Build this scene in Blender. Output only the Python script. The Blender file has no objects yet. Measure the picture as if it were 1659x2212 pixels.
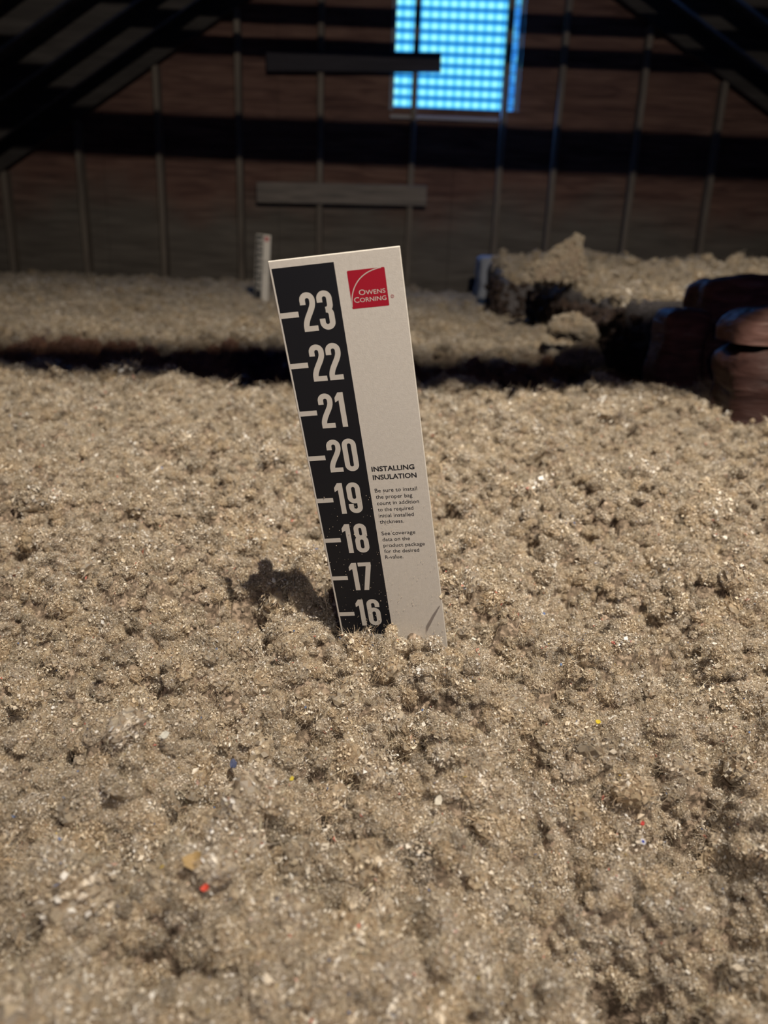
import bpy, bmesh, math, random
import numpy as np
from mathutils import Matrix, Vector
random.seed(7); rng = np.random.default_rng(11)
SC = bpy.context.scene
COL = SC.collection
IN = 0.0254

# ------------------------------------------------------------------ camera
CAMZ = 0.600
PITCH, ROLL, FPX = math.radians(18.0), math.radians(2.2), 1662.0
CX, CY = 829.5, 1106.0
cp, sp, cr, sr = math.cos(PITCH), math.sin(PITCH), math.cos(ROLL), math.sin(ROLL)
RW = Vector((cr, sr*sp, sr*cp)); DW = Vector((sr, -sp*cr, -cp*cr)); FW = Vector((0, cp, -sp))
CAMP = Vector((0, 0, CAMZ))
cam_d = bpy.data.cameras.new('camera'); cam = bpy.data.objects.new('camera', cam_d); COL.objects.link(cam)
cam.matrix_world = Matrix(((RW.x, -DW.x, -FW.x, 0), (RW.y, -DW.y, -FW.y, 0), (RW.z, -DW.z, -FW.z, CAMZ), (0, 0, 0, 1)))
cam_d.sensor_fit = 'VERTICAL'; cam_d.sensor_height = 36.0; cam_d.lens = FPX/2212.0*36.0
cam_d.clip_start = 0.01; cam_d.clip_end = 60
cam_d.dof.use_dof = True; cam_d.dof.focus_distance = 0.42; cam_d.dof.aperture_fstop = 8.5
SC.camera = cam

# ------------------------------------------------------------------ world, lamp, exposure
wd = bpy.data.worlds.new('world'); SC.world = wd; wd.use_nodes = True
wd.node_tree.nodes['Background'].inputs[0].default_value = (0.05, 0.10, 1.0, 1)
wd.node_tree.nodes['Background'].inputs[1].default_value = 0.055
LAMP = Vector((0.37, -0.32, CAMZ + 1.30))
ld = bpy.data.lights.new('headlamp', 'SPOT'); ld.energy = 225; ld.color = (1.0, 0.90, 0.755)
ld.spot_size = math.radians(112); ld.spot_blend = 1.0; ld.shadow_soft_size = 0.018
lo = bpy.data.objects.new('headlamp', ld); COL.objects.link(lo); lo.location = LAMP
lo.rotation_euler = (Vector((0.05, 2.3, 0.45)) - LAMP).to_track_quat('-Z', 'Y').to_euler()
# weak fill light added beside the lens to lift nearby shadows
td = bpy.data.lights.new('lens_fill', 'POINT'); td.energy = 1.0; td.color = (1.0, .9, .8); td.shadow_soft_size = .006
to = bpy.data.objects.new('lens_fill', td); COL.objects.link(to); to.location = (.03, .004, CAMZ+.012)
# blue daylight coming in through the gable vent
vd = bpy.data.lights.new('vent_daylight', 'AREA'); vd.shape = 'RECTANGLE'; vd.size = .85; vd.size_y = 1.1; vd.energy = 15; vd.color = (.10, .32, 1.0)
vo = bpy.data.objects.new('vent_daylight', vd); COL.objects.link(vo); vo.location = (.55, 5.70, CAMZ+1.5); vo.rotation_euler = (math.radians(-80), 0, 0)
SC.view_settings.view_transform = 'Standard'; SC.view_settings.look = 'None'
SC.view_settings.gamma = 1.0; SC.view_settings.use_curve_mapping = False
SC.view_settings.exposure = 0.0
SC.cycles.use_denoising = True
SC.cycles.max_bounces = 6; SC.cycles.diffuse_bounces = 4
SC.cycles.use_adaptive_sampling = True; SC.cycles.adaptive_threshold = 0.04

# ------------------------------------------------------------------ helpers
def ray(px, py):
    return RW*((px-CX)/FPX) + DW*((py-CY)/FPX) + FW
def at(px, py, Y):
    r = ray(px, py); return CAMP + r*(Y/r.y)
def onz(px, py, z):
    r = ray(px, py); return CAMP + r*((z-CAMZ)/r.z)

def mesh_obj(name, verts, faces, mat=None, parent=None, smooth=False, link=True):
    me = bpy.data.meshes.new(name); me.from_pydata([tuple(v) for v in verts], [], faces); me.validate()
    if smooth: me.shade_smooth()
    if mat: me.materials.append(mat)
    o = bpy.data.objects.new(name, me)
    if link: COL.objects.link(o)
    if parent: o.parent = parent
    return o
def bm_obj(name, bm, mat, parent=None, smooth=False):
    me = bpy.data.meshes.new(name); bm.normal_update(); bm.to_mesh(me); bm.free()
    if smooth: me.shade_smooth()
    me.materials.append(mat)
    o = bpy.data.objects.new(name, me); COL.objects.link(o)
    if parent: o.parent = parent
    return o
def tag(o, label=None, cat=None, group=None, kind=None):
    if label: o['label'] = label
    if cat: o['category'] = cat
    if group: o['group'] = group
    if kind: o['kind'] = kind
    return o
def empty(name, loc, rot=(0, 0, 0)):
    o = bpy.data.objects.new(name, None); o.empty_display_size = .05; COL.objects.link(o)
    o.location = loc; o.rotation_euler = rot; return o
def box_bm(x0, x1, y0, y1, z0, z1, bev=0.002):
    bm = bmesh.new()
    vs = [bm.verts.new((x, y, z)) for x in (x0, x1) for y in (y0, y1) for z in (z0, z1)]
    for f in ((0, 1, 3, 2), (4, 6, 7, 5), (0, 4, 5, 1), (2, 3, 7, 6), (0, 2, 6, 4), (1, 5, 7, 3)):
        bm.faces.new([vs[i] for i in f])
    if bev: bmesh.ops.bevel(bm, geom=bm.edges[:], offset=bev, segments=1, affect='EDGES')
    return bm
def beam(name, p0, p1, w, h, mat, parent=None, up=(0, 0, 1), bev=.002):
    """straight timber from p0 to p1 (centres of the ends), w sideways, h along up"""
    p0 = Vector(p0); p1 = Vector(p1); d = (p1-p0); L = d.length; d.normalize()
    u = Vector(up); s = d.cross(u).normalized(); u = s.cross(d).normalized()
    bm = box_bm(-w/2, w/2, 0, L, -h/2, h/2, bev)
    M = Matrix(((s.x, d.x, u.x, p0.x), (s.y, d.y, u.y, p0.y), (s.z, d.z, u.z, p0.z), (0, 0, 0, 1)))
    bm.transform(M)
    return bm_obj(name, bm, mat, parent)

def hashn(ix, iy, seed):
    h = (ix.astype(np.int64)*374761393 + iy.astype(np.int64)*668265263 + seed*974634777) & 0xffffffff
    h = ((h ^ (h >> 13))*1274126177) & 0xffffffff
    h = ((h ^ (h >> 16))*2246822519) & 0xffffffff
    return ((h ^ (h >> 15)) & 0xffff)/65535.0
def vnoise(x, y, seed):
    ix = np.floor(x); iy = np.floor(y); fx = x-ix; fy = y-iy
    fx = fx*fx*fx*(fx*(6*fx-15)+10); fy = fy*fy*fy*(fy*(6*fy-15)+10)
    a = hashn(ix, iy, seed); b = hashn(ix+1, iy, seed); c = hashn(ix, iy+1, seed); d = hashn(ix+1, iy+1, seed)
    return (a+(b-a)*fx + (c-a)*fy + (a-b-c+d)*fx*fy)*2-1
def rot2(x, y, a): return x*math.cos(a)-y*math.sin(a), x*math.sin(a)+y*math.cos(a)
def ss(a, b, x):
    t = np.clip((x-a)/(b-a), 0, 1); return t*t*(3-2*t)

# ------------------------------------------------------------------ materials
def nt(name):
    m = bpy.data.materials.new(name); m.use_nodes = True; t = m.node_tree
    return m, t, t.nodes['Principled BSDF']
def lk(t, a, b): t.links.new(a, b)
def node(t, k, **kw):
    n = t.nodes.new(k)
    for a, b in kw.items(): setattr(n, a, b)
    return n
def ramp(t, fac, stops):
    r = node(t, 'ShaderNodeValToRGB'); e = r.color_ramp.elements
    e[0].position, e[0].color = stops[0][0], (*stops[0][1], 1)
    e[1].position, e[1].color = stops[-1][0], (*stops[-1][1], 1)
    for p, c in stops[1:-1]:
        q = e.new(p); q.color = (*c, 1)
    lk(t, fac, r.inputs[0]); return r
def flat(name, c, rough=.6, spec=.3):
    m, t, b = nt(name); b.inputs['Base Color'].default_value = (*c, 1); b.inputs['Roughness'].default_value = rough
    b.inputs['Specular IOR Level'].default_value = spec
    nz = node(t, 'ShaderNodeTexNoise'); nz.inputs['Scale'].default_value = 60; nz.inputs['Detail'].default_value = 4
    mx = node(t, 'ShaderNodeMix', data_type='RGBA', blend_type='MULTIPLY'); mx.inputs[0].default_value = .18
    mx.inputs[6].default_value = (*c, 1); lk(t, nz.outputs['Fac'], mx.inputs[7]); lk(t, mx.outputs[2], b.inputs['Base Color'])
    return m
def wood(name, dark, light, axis=2, scale=1.0, rough=.8):
    m, t, b = nt(name)
    tc = node(t, 'ShaderNodeTexCoord'); mp = node(t, 'ShaderNodeMapping')
    s = [14*scale]*3; s[axis] = 1.1*scale; mp.inputs['Scale'].default_value = s
    lk(t, tc.outputs['Object'], mp.inputs[0])
    nz = node(t, 'ShaderNodeTexNoise'); nz.inputs['Scale'].default_value = 3; nz.inputs['Detail'].default_value = 8; nz.inputs['Distortion'].default_value = .6
    lk(t, mp.outputs[0], nz.inputs[0])
    r = ramp(t, nz.outputs['Fac'], [(.3, dark), (.7, light)]); lk(t, r.outputs[0], b.inputs['Base Color'])
    b.inputs['Roughness'].default_value = rough
    bp = node(t, 'ShaderNodeBump'); bp.inputs['Strength'].default_value = .25; bp.inputs['Distance'].default_value = .004
    lk(t, nz.outputs['Fac'], bp.inputs['Height']); lk(t, bp.outputs[0], b.inputs['Normal'])
    return m
M_stud = wood('stud_wood', (.14, .115, .095), (.28, .235, .19), 2)
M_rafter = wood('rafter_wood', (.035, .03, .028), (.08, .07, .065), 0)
M_board = wood('board_wood', (.16, .14, .125), (.33, .28, .24), 0)
M_shadedboard = wood('shaded_board_wood', (.025, .022, .03), (.05, .045, .055), 0)  # near-black tone puts the upper board's shade into its colour
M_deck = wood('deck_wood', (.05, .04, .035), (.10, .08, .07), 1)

def sheathing_mat():
    m, t, b = nt('plywood_sheathing')
    tc = node(t, 'ShaderNodeTexCoord'); mp = node(t, 'ShaderNodeMapping'); mp.inputs['Scale'].default_value = (1.6, 1, 16)
    lk(t, tc.outputs['Object'], mp.inputs[0])
    g = node(t, 'ShaderNodeTexNoise'); g.inputs['Scale'].default_value = 1.6; g.inputs['Detail'].default_value = 9; g.inputs['Distortion'].default_value = .9
    lk(t, mp.outputs[0], g.inputs[0])
    r1 = ramp(t, g.outputs['Fac'], [(.28, (.075, .035, .03)), (.5, (.17, .09, .07)), (.72, (.25, .145, .11))])
    s = node(t, 'ShaderNodeTexNoise'); s.inputs['Scale'].default_value = 2.3; s.inputs['Detail'].default_value = 5
    lk(t, tc.outputs['Object'], s.inputs[0])
    sx = node(t, 'ShaderNodeSeparateXYZ'); lk(t, tc.outputs['Object'], sx.inputs[0])
    # dust-grey lower boards, reddish stains reaching down unevenly
    ma = node(t, 'ShaderNodeMath', operation='MULTIPLY_ADD'); ma.inputs[1].default_value = .75; lk(t, s.outputs['Fac'], ma.inputs[0]); lk(t, sx.outputs['Z'], ma.inputs[2])
    rr = ramp(t, ma.outputs[0], [(0.93, (0, 0, 0)), (1.0, (1, 1, 1))]); 
    mr = node(t, 'ShaderNodeMapRange'); mr.inputs[1].default_value = 1.15; mr.inputs[2].default_value = 1.5; lk(t, ma.outputs[0], mr.inputs[0])
    t.nodes.remove(rr)
    gr = ramp(t, g.outputs['Fac'], [(.3, (.11, .095, .08)), (.7, (.20, .175, .15))])
    mx = node(t, 'ShaderNodeMix', data_type='RGBA'); lk(t, mr.outputs[0], mx.inputs[0]); lk(t, gr.outputs[0], mx.inputs[6]); lk(t, r1.outputs[0], mx.inputs[7])
    lk(t, mx.outputs[2], b.inputs['Base Color']); b.inputs['Roughness'].default_value = .85
    return m
M_sheath = sheathing_mat()

def fill_mat(name, tint=(1, 1, 1), var=.3):
    """per-piece colour attribute, varied clump by clump"""
    m, t, b = nt(name)
    a = node(t, 'ShaderNodeAttribute', attribute_name='Col')
    oi = node(t, 'ShaderNodeObjectInfo')
    r = ramp(t, oi.outputs['Random'], [(0, (1-var, 1-var*1.05, 1-var*1.1)), (.35, (1, .97, .92)), (.55, (1.0, .93, .83)), (.8, (.98, .98, 1.0)), (1, (1+var*.4, 1+var*.35, 1+var*.3))])
    mx = node(t, 'ShaderNodeMix', data_type='RGBA', blend_type='MULTIPLY'); mx.inputs[0].default_value = 1
    lk(t, a.outputs['Color'], mx.inputs[6]); lk(t, r.outputs[0], mx.inputs[7])
    m2 = node(t, 'ShaderNodeMix', data_type='RGBA', blend_type='MULTIPLY'); m2.inputs[0].default_value = 1
    m2.inputs[7].default_value = (*tint, 1); lk(t, mx.outputs[2], m2.inputs[6])
    lk(t, m2.outputs[2], b.inputs['Base Color']); b.inputs['Roughness'].default_value = .6; b.inputs['Specular IOR Level'].default_value = .35
    return m
M_fill = fill_mat('loose_fill')
M_fill_dark = fill_mat('brown_fibre', (.75, .5, .46))
M_fill_grey = fill_mat('grey_fibre', (.16, .13, .14))
def base_mat(name, d, l):
    m, t, b = nt(name)
    tc = node(t, 'ShaderNodeTexCoord')
    n1 = node(t, 'ShaderNodeTexNoise'); n1.inputs['Scale'].default_value = 220; n1.inputs['Detail'].default_value = 6; lk(t, tc.outputs['Object'], n1.inputs[0])
    r = ramp(t, n1.outputs['Fac'], [(.3, d), (.7, l)]); lk(t, r.outputs[0], b.inputs['Base Color'])
    vo_ = node(t, 'ShaderNodeTexVoronoi'); vo_.inputs['Scale'].default_value = 520; lk(t, tc.outputs['Object'], vo_.inputs[0])
    sp_ = node(t, 'ShaderNodeSeparateColor'); lk(t, vo_.outputs['Color'], sp_.inputs[0])
    rs = ramp(t, sp_.outputs[0], [(0, (.55, .55, .55)), (.6, (1, 1, 1)), (.8, (1.5, 1.5, 1.55)), (1, (2.1, 2.15, 2.3))])
    mx = node(t, 'ShaderNodeMix', data_type='RGBA', blend_type='MULTIPLY'); mx.inputs[0].default_value = 1
    lk(t, r.outputs[0], mx.inputs[6]); lk(t, rs.outputs[0], mx.inputs[7]); lk(t, mx.outputs[2], b.inputs['Base Color'])
    b.inputs['Roughness'].default_value = .95
    bp = node(t, 'ShaderNodeBump'); bp.inputs['Strength'].default_value = 1; bp.inputs['Distance'].default_value = .003
    lk(t, n1.outputs['Fac'], bp.inputs['Height']); lk(t, bp.outputs[0], b.inputs['Normal'])
    return m
M_base = base_mat('packed_fill', (.16, .115, .08), (.36, .28, .20))
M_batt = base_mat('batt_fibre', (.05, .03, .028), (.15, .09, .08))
M_battgrey = base_mat('grey_batt_fibre', (.07, .065, .07), (.17, .15, .145))

# ------------------------------------------------------------------ structure: floor, walls, roof
YW = 5.84                      # inner face of the gable sheathing
GS = 0.50
apex = at(952, -291, 5.75); le = at(-307, 590, 5.75); re = at(2127, 600, 5.75)
XA, ZA = apex.x, apex.z
SL = (ZA-le.z)/(XA-le.x); SRR = (ZA-re.z)/(re.x-XA)
def roof_z(x): return ZA - (SL*(XA-x) if x < XA else SRR*(x-XA))
XL = XA - ZA/SL; XR = XA + ZA/SRR
YB = -0.9
fl = bm_obj('floor', box_bm(XL, XR, YB, YW, -.02, 0, 0), flat('drywall', (.5, .48, .45))); tag(fl, kind='structure')

# roof: "ceiling" with rafters, sheathing panels and collar ties as its pieces
ceil = empty('ceiling', (XA, 2.4, ZA)); tag(ceil, kind='structure')
def child(o, par):
    o.parent = par; o.matrix_parent_inverse = par.matrix_world.inverted() if par.matrix_world != Matrix() else Matrix.Translation(-Vector(par.location))
    return o
def keep(o, par):
    o.parent = par; o.matrix_parent_inverse = (Matrix.Translation(par.location) @ par.rotation_euler.to_matrix().to_4x4()).inverted(); return o
RY = [5.73-.455*k for k in range(0, 15)]
for y in RY:
    for sgn, xe in ((-1, XL), (1, XR)):
        p0 = Vector((XA, y, ZA)); p1 = Vector((xe, y, 0)); d = (p1-p0).normalized(); n = Vector((-d.z*(1 if sgn > 0 else -1), 0, abs(d.x))); n.normalize()
        if n.z < 0: n = -n
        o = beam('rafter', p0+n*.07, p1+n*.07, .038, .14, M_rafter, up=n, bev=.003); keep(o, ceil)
for sgn, xe, s in ((-1, XL, SL), (1, XR, SRR)):
    p0 = Vector((XA, 0, ZA)); p1 = Vector((xe, 0, 0)); d = (p1-p0); L = d.length; d.normalize(); n = Vector((0, 1, 0)).cross(d)
    if n.z < 0: n = -n
    k = 0; a = 0
    while a < L+.2:
        b = min(a+1.22, L+.2)
        for j, (ya, yb) in enumerate(((YB, 1.35), (1.353, 3.79), (3.793, YW))):
            c0 = p0+d*(a+.0015)+n*.146; c1 = p0+d*(b-.0015)+n*.146
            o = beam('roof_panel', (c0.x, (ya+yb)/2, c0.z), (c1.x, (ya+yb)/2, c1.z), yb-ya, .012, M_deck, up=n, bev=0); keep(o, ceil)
        a += 1.22
def tie(y, z0, z1):            # horizontal member nailed across one pair of rafters
    zc = (z0+z1)/2
    xl = XA-(ZA-z0)/SL; xr = XA+(ZA-z0)/SRR
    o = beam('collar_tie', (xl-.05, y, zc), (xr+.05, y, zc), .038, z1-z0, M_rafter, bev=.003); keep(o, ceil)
def tie_for(px_list, y):       # heights so that, lit from LAMP, the shade falls on the wall between two heights
    for (za, zb) in px_list:
        t = (y-LAMP.y)/(5.80-LAMP.y)
        tie(y, LAMP.z+(za-LAMP.z)*t, LAMP.z+(zb-LAMP.z)*t)
yt = RY[7]-.04; tie_for([(at(518, 345, 5.82).z, at(518, 250, 5.82).z)], yt)
yt2 = RY[4]-.04; tie_for([(at(620, 124, 5.82).z, at(620, 81, 5.82).z), (at(620, 52, 5.82).z, at(620, 8, 5.82).z)], yt2)
# tie close to the lamp, its shade lies across the trough
yt3 = RY[12]-.04
def zt(yg, zg=.37): return LAMP.z + (zg-LAMP.z)*(yt3-LAMP.y)/(yg-LAMP.y)
tie(yt3, zt(1.36), zt(2.00))

# gable wall: studs and sheathing panels
wall = empty('wall_back', (XA, YW, 0)); tag(wall, kind='structure')
VX0, VX1 = at(851, 200, YW).x, at(1112, 200, YW).x
VZ0, VZ1 = at(985, 236, YW).z, at(985, -190, YW).z
def poly_panel(x0, x1, z0, z1):
    # clip rectangle by roof line
    pts = []
    xs = sorted({x0, x1, *( [XA] if x0 < XA < x1 else [])})
    top = []
    n = 80
    xs = sorted(set(list(np.linspace(x0, x1, n)) + ([XA] if x0 < XA < x1 else [])))
    top = [(x, min(z1, roof_z(x)+.12)) for x in xs]
    top = [(x, z) for x, z in top if z > z0+.002]
    if len(top) < 2: return None
    loop = [(top[0][0], z0)] + top + [(top[-1][0], z0)]
    V = [(x, YW, z) for x, z in loop] + [(x, YW+.012, z) for x, z in loop]
    N = len(loop)
    F = [tuple(range(N))[::-1], tuple(range(N, 2*N))] + [(i, (i+1) % N, N+(i+1) % N, N+i) for i in range(N)]
    return mesh_obj('plywood_panel', V, F, M_sheath)
zrows = [(0, 1.22), (1.2225, VZ0)] + [(VZ0+.0025, VZ1), (VZ1+.0025, ZA+.2)]
xs0 = [XL-.05, -2.05, -.83, VX0-.001]
for (z0, z1) in zrows:
    full = not (z0 >= VZ0 and z1 <= VZ1)
    cuts = [XL-.05, -2.05, -.83, .39, 1.61, XR+.05] if full else [XL-.05, -2.05, -.83, VX0-.03, None, VX1+.03, 1.61, XR+.05]
    for a, b in zip(cuts[:-1], cuts[1:]):
        if a is None or b is None: continue
        o = poly_panel(a+.0012, b-.0012, z0, z1)
        if o: keep(o, wall)
loop = [(XL-.05, 0)]+[(x, roof_z(x)+.12) for x in (XL-.05, XA, XR+.05)]+[(XR+.05, 0)]
N_ = len(loop); V_ = [(x, YW+.05, z) for x, z in loop]+[(x, YW+.07, z) for x, z in loop]
keep(mesh_obj('siding', V_, [tuple(range(N_))[::-1], tuple(range(N_, 2*N_))]+[(i, (i+1) % N_, N_+(i+1) % N_, N_+i) for i in range(N_)], M_deck), wall)
stud_px = [-160, 10, 175, 347, 518, 690, 886, 1076, 1192, 1363, 1532, 1700, 1870]
for px in stud_px:
    x = at(px, 420, 5.75).x
    zt_ = roof_z(x)+.01
    if zt_ < .2: continue
    o = beam('stud', (x, 5.75+.0445, 0.002), (x, 5.75+.0445, zt_), .038, .089, M_stud, up=(0, 1, 0), bev=.003); keep(o, wall)

# gable vent glowing blue
def emis(name, build):
    m = bpy.data.materials.new(name); m.use_nodes = True; t = m.node_tree; t.nodes.clear()
    out = node(t, 'ShaderNodeOutputMaterial'); e = node(t, 'ShaderNodeEmission'); lk(t, e.outputs[0], out.inputs[0]); build(t, e); return m
ROWH = .0660
def vent_build(t, e):
    tc = node(t, 'ShaderNodeTexCoord'); mp = node(t, 'ShaderNodeMapping'); mp.inputs['Scale'].default_value = (1/.0610, 1, 1/ROWH)
    lk(t, tc.outputs['Object'], mp.inputs[0])
    fr = node(t, 'ShaderNodeVectorMath', operation='FRACTION'); lk(t, mp.outputs[0], fr.inputs[0])
    sub = node(t, 'ShaderNodeVectorMath', operation='SUBTRACT'); sub.inputs[1].default_value = (.5, .5, .52); lk(t, fr.outputs[0], sub.inputs[0])
    ml = node(t, 'ShaderNodeVectorMath', operation='MULTIPLY'); ml.inputs[1].default_value = (.72, 0, 1.2); lk(t, sub.outputs[0], ml.inputs[0])
    ln = node(t, 'ShaderNodeVectorMath', operation='LENGTH'); lk(t, ml.outputs[0], ln.inputs[0])
    r = ramp(t, ln.outputs['Value'], [(0, (.55, 1.0, .97)), (.17, (.32, 1.0, 1.0)), (.34, (.09, .58, 1.0)), (.5, (.03, .34, .9)), (.62, (.015, .24, .78))])
    lk(t, r.outputs[0], e.inputs[0]); e.inputs[1].default_value = 1.15
M_pane = emis('backlit_pane', vent_build)
def side_build(t, e):
    tc = node(t, 'ShaderNodeTexCoord'); mp = node(t, 'ShaderNodeMapping'); mp.inputs['Scale'].default_value = (60, 1, 9)
    lk(t, tc.outputs['Object'], mp.inputs[0]); nz = node(t, 'ShaderNodeTexNoise'); nz.inputs['Scale'].default_value = 1; lk(t, mp.outputs[0], nz.inputs[0])
    r = ramp(t, nz.outputs['Fac'], [(.35, (.02, .2, .75)), (.55, (.06, .36, .95)), (.72, (.2, .85, 1.0))]); lk(t, r.outputs[0], e.inputs[0]); e.inputs[1].default_value = .85
M_sideglow = emis('side_reflection_glow', side_build)  # emission stands in for vent light reflected off the side return
M_slat = flat('louvre_slat', (.05, .3, .75), .5)  # blue of the light behind the slats is put into their colour
M_vframe = flat('vent_frame', (.25, .3, .4), .5)
win = empty('window_1', ((VX0+VX1)/2, YW, VZ0)); tag(win, kind='structure')
xs_side = at(1098, 200, YW).x
def vbox(name, *a, mat, bev=.001): 
    o = bm_obj(name, box_bm(*a, bev), mat); keep(o, win); return o
n = int((VZ1-VZ0)/ROWH)
pane = mesh_obj('pane', [(VX0+.0, 0, 0), (xs_side, 0, 0), (xs_side, 0, n*ROWH), (VX0, 0, n*ROWH), (VX0, .004, 0), (xs_side, .004, 0), (xs_side, .004, n*ROWH), (VX0, .004, n*ROWH)],
    [(0, 1, 2, 3), (7, 6, 5, 4), (0, 4, 5, 1), (1, 5, 6, 2), (2, 6, 7, 3), (3, 7, 4, 0)], M_pane)
pane.location = (0, YW+.03, VZ0); keep(pane, win)
for i in range(n+1):
    z = VZ0+i*ROWH
    bm = box_bm(VX0, xs_side, -.008, .008, -.003, .003, .001); bm.transform(Matrix.Rotation(.5, 4, 'X'))
    bm.transform(Matrix.Translation((0, YW+.014, z))); keep(bm_obj('louvre_slat', bm, M_slat), win)
for i in range(n+1):          # wavy stacked lip on the right-hand side
    z = VZ0+i*ROWH - .035
    bm = box_bm(0, at(1126, 200, YW).x-xs_side, 0, .01, .003, ROWH-.003, .004)
    bm.transform(Matrix.Rotation(-.10, 4, 'Y')); bm.transform(Matrix.Translation((xs_side, YW+.012-.0*i, z)))
    keep(bm_obj('side_lip', bm, M_sideglow), win)
for a in ((VX0-.03, VX0, YW-.01, YW+.04, VZ0-.02, VZ1), (VX1+.0, VX1+.03, YW+.01, YW+.04, VZ0-.02, VZ1), (VX0-.03, VX1+.03, YW+.01, YW+.04, VZ0-.03, VZ0-.0)):
    vbox('vent_frame', *a, mat=M_vframe)
vbox('sill', VX0-.02, at(1075, 250, YW).x, YW-.05, YW+.01, VZ0-.075, VZ0-.055, mat=flat('dusty_sill', (.5, .48, .5), .9))

# boards nailed across the studs
def nailed_board(pxa, pya, pxb, pyb, hpx, Y, mat, label):
    a = at(pxa, pya, Y); b = at(pxb, pyb, Y); h = hpx/FPX*Y
    o = beam('nailed_board', (a.x, Y-.019, a.z), (b.x, Y-.019, b.z), .038, h, mat, bev=.003)
    tag(o, label, 'board'); return o
nailed_board(556, 416, 921, 424, 38, 5.75, M_board, 'weathered grey board nailed low across the studs, above the far marker')
nailed_board(577, 135, 952, 137, 33, 5.75, M_shadedboard, 'shade-darkened board nailed across studs, its end overlapping the glowing vent')

# ------------------------------------------------------------------ clump prototypes for loose fill
def noise3(v, s): 
    return math.sin(v.x*3.1+s)*math.cos(v.y*2.7-s*1.3)+.6*math.sin(v.z*4.3+v.x*2.2+s*2)+.4*math.sin(v.y*7.9+v.x*6.1+s*.7)+.3*math.sin(v.z*11+v.y*9-s)
TAN = [(.46, .375, .275), (.53, .45, .335), (.34, .26, .18), (.50, .425, .325), (.43, .38, .315)]
PALE = [(.93, .87, .76), (.85, .77, .64), (.95, .93, .88), (.78, .70, .58)]
ODD = [(.12, .2, .42), (.8, .6, .1), (.7, .25, .2), (.3, .35, .33), (.75, .5, .42), (.15, .12, .1)]
def clump_proto(seed, nfib, nflk, core=True):
    R = random.Random(seed); V = []; F = []; C = []
    def addf(vs, c):
        b = len(V); V.extend(vs)
        return b
    if core:
        bm = bmesh.new(); bmesh.ops.create_icosphere(bm, subdivisions=3, radius=.62)
        for v in bm.verts:
            k = 1+.16*noise3(v.co*1.6, seed)+.09*noise3(v.co*5.5, seed+3)+R.uniform(-.05, .05)
            v.co = v.co*k; v.co.z *= .8
        bm.verts.ensure_lookup_table(); b = len(V); V.extend([v.co.copy() for v in bm.verts])
        for f in bm.faces:
            F.append(tuple(b+v.index for v in f.verts)); c = TAN[R.randrange(5)]; k = R.uniform(.72, 1.0); C.append((c[0]*k, c[1]*k, c[2]*k))
        bm.free()
    def rdir(zb=.1):
        while True:
            d = Vector((R.gauss(0, 1), R.gauss(0, 1), R.gauss(zb, .8)))
            if d.length > .1: return d.normalized()
    for i in range(nfib):
        d = rdir(.5); p = d*R.uniform(.42, .66) if core else Vector((R.uniform(-.6, .6), R.uniform(-.6, .6), R.uniform(-.2, .2)))
        t = (rdir()+d*.22).normalized(); L = R.uniform(.2, .55); w = R.uniform(.007, .016); bend = rdir()*R.uniform(.2, .9)
        side = t.cross(rdir()).normalized()*w
        c = TAN[R.randrange(5)]; k = R.uniform(.9, 1.45) if R.random() < .85 else 1.9; c = tuple(min(.9, x*k) for x in c)
        b = len(V); q = p
        for s in range(3):
            q = p+t*(L*s/2)+bend*(L*(s/2)**2)
            V.extend([q-side*(1-.4*s), q+side*(1-.4*s)])
        for s in range(2): F.append((b+2*s, b+2*s+1, b+2*s+3, b+2*s+2)); C.append(c)
    for i in range(nflk):
        d = rdir(.6); p = d*R.uniform(.5, .78) if core else Vector((R.uniform(-.5, .5), R.uniform(-.5, .5), R.uniform(0, .3)))
        nrm = (d+rdir()*.9).normalized(); u = nrm.cross(rdir()).normalized(); v = nrm.cross(u)
        a = R.uniform(.035, .125)*(1.6 if R.random() < .08 else 1)*(.75 if not core else 1); bb = a*R.uniform(.35, .9); cv = R.uniform(-.3, .3)*a
        rr = R.random(); c = PALE[R.randrange(4)] if rr < .60 else (TAN[R.randrange(5)] if rr < .985 else ODD[R.randrange(6)])
        b = len(V)
        V.extend([p+u*a*R.uniform(.8, 1.1), p+v*bb+nrm*cv, p-u*a*R.uniform(.8, 1.1), p-v*bb*R.uniform(.6, 1)+nrm*cv, p+u*a*.2-nrm*cv*.3])
        for tr in ((0, 1, 4), (1, 2, 4), (2, 3, 4), (3, 0, 4)): F.append(tuple(b+x for x in tr)); C.append(c)
    me = bpy.data.meshes.new('clump_shape'); me.from_pydata([tuple(v) for v in V], [], F)
    at_ = me.attributes.new('Col', 'FLOAT_COLOR', 'FACE'); arr = np.ones((len(F), 4), np.float32); arr[:, :3] = np.array(C); at_.data.foreach_set('color', arr.ravel())
    return me
PC = bpy.data.collections.new('clump_shapes'); PD = bpy.data.collections.new('brown_shapes')
for i in range(14):
    me = clump_proto(100+i, 420, 210); me.materials.append(M_fill); o = bpy.data.objects.new('clump_shape', me); PC.objects.link(o)
for i in range(4):                        # flat litter of loose flakes and fibres
    me = clump_proto(200+i, 60, 110, False); me.materials.append(M_fill); o = bpy.data.objects.new('clump_shape', me); PC.objects.link(o)
for i in range(7):
    me = clump_proto(300+i, 320, 5); me.materials.append(M_fill_dark); o = bpy.data.objects.new('clump_shape', me); PD.objects.link(o)

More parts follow.
